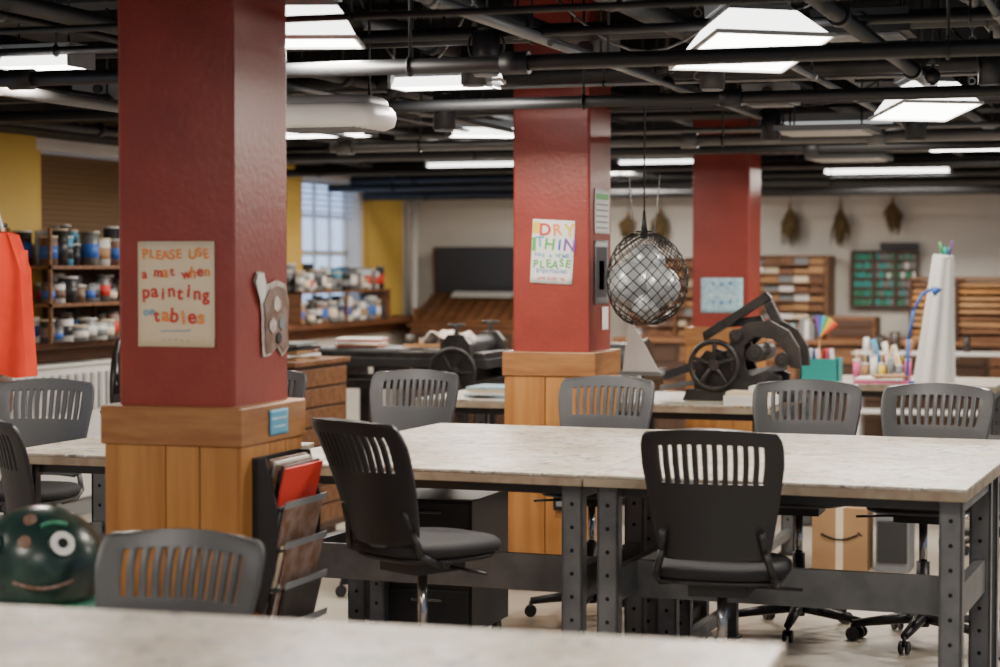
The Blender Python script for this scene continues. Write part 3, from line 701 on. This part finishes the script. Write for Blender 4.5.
m.cyl((.43,-.43,.98),(.43,-.33,.98),.03,'iron')
m.build('etching_press',(-4.76,12.4,0),bevel=.004)
m=MB(); m.surf(lambda u,v:Vector(((u-.5)*.30,(v-.5)*.26,.02+.025*math.sin(u*9)*math.cos(v*7)-.10*max(0,abs(u-.5)-.3)*3)),16,12,'dirty'); o=m.build('cleaning_rag',(-4.42,12.2,1.20)); o.modifiers.new('t','SOLIDIFY').thickness=.01
m=MB()
for i in range(5): m.box((R.uniform(-.02,.02),R.uniform(-.02,.02),.008+i*.012),(.3,.22,.008),R.choice(['paper','cream','redp','card']),rot=(0,0,R.uniform(-.2,.2)))
m.build('paper_stack',(-5.08,12.3,1.12))
# ink tins and tools on the press bed
m=MB()
for i,(k,h) in enumerate((('rust',.07),('card',.05),('gbox',.09),('redp',.04))): m.cyl((i*.09,0.02*(i%2),0),(i*.09,0.02*(i%2),h),.03,k,14); m.cyl((i*.09,0.02*(i%2),h),(i*.09,0.02*(i%2),h+.008),.032,'pipegrey',14)
m.box((.15,-.1,.01),(.3,.04,.02),'wood2',rot=(0,0,.2))
m.build('ink_tins',(-4.82,12.5,1.12))
m=MB(); m.bx(-.30,.30,-.6,.6,.75,.88,'iron'); m.bx(-.27,.27,-.55,-.45,0,.75,'iron'); m.bx(-.27,.27,.45,.55,0,.75,'iron')
m.bx(-.32,-.27,-.62,.62,.88,.95,'darksteel'); m.bx(.27,.32,-.62,.62,.88,.95,'darksteel'); m.cyl((-.33,-.1,1.02),(.33,-.1,1.02),.13,'darksteel',24)
for s in(-1,1): m.cyl((s*.33,-.1,1.02),(s*.37,-.1,1.02),.16,'iron',24)
m.tube([(-.39,-.1,1.02),(-.41,-.1,1.25),(-.45,-.1,1.25)],.014,'chrome')
m.build('proofing_press',(-3.62,12.9,0),bevel=.004)
m=MB(); mx=Euler((0,pi/2,.35)).to_matrix().to_4x4()
m.torus((0,0,.98),.27,.018,'iron',40,8,mx=mx)
for i in range(6):
    a=pi/3*i; v=mx.to_3x3()@Vector((.27*math.cos(a),.27*math.sin(a),0)); m.cyl((0,0,.98),Vector((0,0,.98))+v,.01,'iron',6)
m.cyl((-.05,0,.98),(.28,.0,.98),.03,'iron'); m.bx(.15,.75,-.35,.35,.85,.98,'iron')
for a in(.2,.68):
    for b in(-.28,.28): m.bx(a-.03,a+.03,b-.03,b+.03,0,.85,'iron')
m.bx(.15,.75,-.3,-.24,.98,1.2,'iron'); m.bx(.15,.75,.24,.3,.98,1.2,'iron'); m.cyl((.45,-.3,1.1),(.45,.3,1.1),.08,'chrome',18)
m.build('flywheel_press',(-5.46,9.75,0))
# lever press on table
def q(px,y): return ((px-732)*.0056,1.68-(y-262)*.0056)
m=MB()
m.prism([q(690,409),q(694,398),q(800,398),q(804,409)],-.20,.20,'iron')
for y0 in(-.17,.11):
    m.prism([q(700,400),q(702,372),q(712,360),q(728,366),q(740,380),q(758,384),q(774,378),q(786,384),q(786,400)],y0,y0+.06,'iron')
    m.prism([q(738,384),q(732,362),q(738,344),q(754,332),q(776,330),q(794,340),q(804,356),q(806,376),q(796,376),q(790,360),q(778,348),q(760,346),q(750,356),q(750,372),q(754,384)],y0+.01,y0+.05,'rust')
m.prism([q(663,392),q(663,383),q(752,352),q(756,360)],-.03,.02,'darksteel')
m.prism([q(664,401),q(664,396),q(790,372),q(792,378)],-.13,-.10,'gbox')
m.prism([q(706,352),q(704,343),q(768,302),q(774,309)],-.06,-.01,'iron')
m.prism([q(712,340),q(716,332),q(760,326),q(764,334)],.02,.07,'darksteel')
m.prism([q(764,312),q(769,303),q(784,332),q(776,338)],-.05,.0,'iron')
x,z=q(722,374); m.torus((x,-.21,z),.13,.015,'iron',36,8,mx=Euler((pi/2,0,0)).to_matrix().to_4x4()); m.cyl((x,-.225,z),(x,.2,z),.03,'rust')
for i in range(5): a=2*pi*i/5+.3; m.cyl((x,-.21,z),(x+.13*math.cos(a),-.21,z+.13*math.sin(a)),.013,'iron',6)
for (px,y,r_) in((762,362,.05),(788,368,.04),(742,345,.035)):
    x,z=q(px,y); m.cyl((x,-.19,z),(x,.19,z),r_,'rust',20); m.cyl((x,-.2,z),(x,-.19,z),r_*.6,'iron',16)
m.build('lever_printing_press',(-2.31,10.98,.92-(1.68-(409-262)*.0056)+.001),bevel=.004)

m=MB()
for i in range(7): m.box((R.uniform(-.01,.01),R.uniform(-.02,.02),.010+i*.02),(.28-.01*i,.24,.016),R.choice(['paper','cream','paper','paper','card']),rot=(0,0,R.uniform(-.12,.12)))
m.build('book_stack',(-2.88,10.62,.92))
m=MB(); m.prism([(-.02,0),(.20,0),(.02,.32)],-.004,.004,'paper'); m.prism([(-.02,0),(.16,0),(0,.30)],.05,.058,'bluepaper'); m.bx(-.04,.2,-.02,.08,-.001,.02,'gbox')
m.build('paper_fan_display',(-2.82,10.6,1.065))
m=MB(); m.bx(-.13,.13,-.10,.10,0,.05,'paper'); m.bx(-.12,.12,-.09,.09,.05,.07,'cream'); m.bx(.0,.10,-.07,.06,.07,.10,'paper'); m.build('tool_tray',(-2.12,10.58,.92))
m=MB(); 
for i in range(4): m.box((0,0,.01+.015*i),(.4,.3,.012),R.choice(['paper','bluepaper','cream']),rot=(0,0,R.uniform(-.3,.3)))
m.build('loose_prints',(-3.55,10.75,.92))

ty=12.95
m=MB(); 
m.bx(-.12,.12,-.09,.09,0,.012,'teal')
for a in((-.12,-.112,-.09,.09),(.112,.12,-.09,.09),(-.12,.12,-.09,-.082),(-.12,.12,.082,.09)): m.bx(*a,.012,.15,'teal')
for i in range(6): m.box((-.08+.03*i,0,.12),(.006,.14,.18),R.choice(['paper','skyb','redp','blue','pink']),rot=(0,R.uniform(-.15,.15),0))
m.build('teal_file_box',(-2.10,ty-.2,.92))
m=MB(); ks=['redp','orp','yel','grn','skyb','blue','pur']
for i,k in enumerate(ks):
    a0=-.25+i*.16;a1=a0+.16
    m.prism([(0,0),(.15*math.cos(a0+.9),.15*math.sin(a0+.9)),(.15*math.cos(a1+.9),.15*math.sin(a1+.9))],-.004-.002*i,.004,k)
m.cyl((0,0,.08),(0,0,-.26),.006,'wood2',6); m.cyl((0,0,-.26),(0,0,-.25),.05,'wood2',12)
m.build('small_rainbow_flag',(-2.19,ty+.25,1.18))
m=MB(); 
for i,(k,h) in enumerate((('pink',.12),('card',.1),('paper',.15),('yel',.10),('gbox',.14),('gbox',.09),('pink',.13))):
    m.cyl((i*.055,0,0),(i*.055,0,h),.022,k,12); m.cyl((i*.055,0,h),(i*.055,0,h+.012),.023,'white',12)
    for q_ in range(3): m.cyl((i*.055+.006*q_-.006,0,h),(i*.055+.02*(q_-1),.01,h+.07),.003,R.choice(['blue','redp','yel','black','wood2']),5)
m.build('marker_jars',(-1.92,ty+.08,.92))
m=MB(); m.box((0,0,.010),(.34,.24,.02),'pink',rot=(0,0,.1)); m.box((0,0,.027),(.3,.22,.012),'paper',rot=(0,0,-.1)); m.box((.05,0,.042),(.2,.18,.016),'card',rot=(0,0,.3)); m.build('craft_paper_pile',(-1.72,ty-.2,.92))
m=MB(); m.box((0,0,.13),(.012,.20,.26),'skyb',rot=(0,-.25,0)); m.box((.07,0,.12),(.012,.18,.24),'paper',rot=(0,-.25,0)); m.box((.13,0,.11),(.012,.18,.22),'cream',rot=(0,-.25,0)); m.bx(-.02,.2,-.1,.1,0,.01,'gbox'); m.build('leaning_folders',(-1.82,ty+.34,.92))
# white sheet hung over a stand: straight right side, flaring left side with deep folds
def rl(u,v):
    a=2*pi*u; w=.065+.055*v; r_=1+.16*math.sin(a*7+v*1.5)*(.3+.7*v)
    return Vector((w*r_*math.cos(a)-.055*v,.7*w*r_*math.sin(a),.80*(1-v)+.015*math.sin(a*2)*(1-v)))
m=MB(); m.surf(rl,84,16,'cloth',closed=True); m.cyl((0,0,0),(0,0,.80),.02,'darksteel'); m.sph((0,0,.79),.066,'cloth',sc=(1,.72,.35))
m.cyl((.01,0,.80),(.02,0,.86),.028,'teal',10); m.cyl((.04,-.02,.80),(.06,-.03,.90),.007,'pur',6); m.cyl((.0,-.02,.80),(-.02,-.03,.89),.007,'grn',6)
m.build('draped_white_sheet',(-1.37,ty+.05,.92))
m=MB(); m.tube([(-.16,0,0),(-.15,0,.28),(-.12,0,.46),(-.07,0,.56),(.0,0,.60)],.010,'blue',8); m.cyl((-.16,0,0),(-.16,0,.015),.05,'blue',16); m.cyl((.0,0,.60),(.03,0,.57),.018,'blue',12,r2=.035); m.build('blue_desk_lamp',(-1.40,ty-.22,.92))

m=MB(); m.bx(-.15,.15,-.12,.12,0,.345,'card'); m.bx(-.02,.02,-.122,.122,.002,.347,'cream')
m.tube([Vector((-.10+.02*i,-.123,.20-.03*math.sin(pi*i/10))) for i in range(11)],.006,'hole',6)
m.box((.11,-.123,.205),(.03,.003,.008),'hole',rot=(0,.6,0))
m.build('cardboard_box',(-1.69,11.0,0))
MB().bx(-.09,.09,-.13,.13,0,.32,'gbox').bx(-.08,.08,-.14,-.13,.05,.28,'darksteel').bx(-.10,.10,-.14,.14,.32,.34,'darksteel').build('grey_storage_bin',(-1.41,11.05,0),bevel=.006)
def pedestal(x,y,k='steel'):
    m=MB(); m.bx(-.2,.2,-.25,.25,.08,.66,k)
    for j in range(3): m.bx(-.19,.19,-.262,-.25,.10+j*.19,.27+j*.19,k); m.bx(-.07,.07,-.275,-.262,.22+j*.19,.235+j*.19,'chrome')
    for a in(-.16,.16):
        for b in(-.2,.2): m.cyl((a-.012,b,.04),(a+.012,b,.04),.04,'black',14); m.cyl((a,b,.04),(a,b,.09),.012,'black',8)
    m.build('drawer_pedestal',(x,y,0),bevel=.004)
pedestal(-3.02,8.3,'darksteel')
m=MB(); m.bx(-.35,.35,-.4,.4,.05,1.06,'wooddk'); m.bx(-.37,.37,-.42,.42,1.06,1.09,'wood')
for j in range(8): m.bx(-.33,.33,-.415,-.4,.09+j*.12,.195+j*.12,'wooddk'); m.bx(-.06,.06,-.43,-.415,.135+j*.12,.15+j*.12,'gbox')
for j in range(8): m.bx(.35,.36,-.38,.38,.09+j*.12,.195+j*.12,'wood')
m.bx(-.3,.3,-.35,.35,0,.05,'wooddk'); m.build('flat_file_cabinet',(-5.25,11.2,0),bevel=.004)
m=MB()
for i in range(5): m.box((0,0,.008+.022*i),(.5,.4,.016),R.choice(['gbox','paper','card','darksteel']),rot=(0,0,R.uniform(-.15,.15)))
m.build('portfolio_stack',(-5.2,11.1,1.09))

# ---------------------------------------------------------------- world / camera
W=bpy.data.worlds.new('world'); bpy.context.scene.world=W; W.use_nodes=True
W.node_tree.nodes['Background'].inputs[0].default_value=(.74,.82,1,1); W.node_tree.nodes['Background'].inputs[1].default_value=.50
cam=bpy.data.cameras.new('camera'); co=bpy.data.objects.new('camera',cam); col.objects.link(co)
co.location=(0,0,1.68); co.rotation_euler=(math.radians(90-2.03),0,math.radians(18.5))
cam.lens=72; cam.sensor_width=36; cam.clip_end=100
cam.dof.use_dof=True; cam.dof.focus_distance=8.2; cam.dof.aperture_fstop=2.0
bpy.context.scene.camera=co
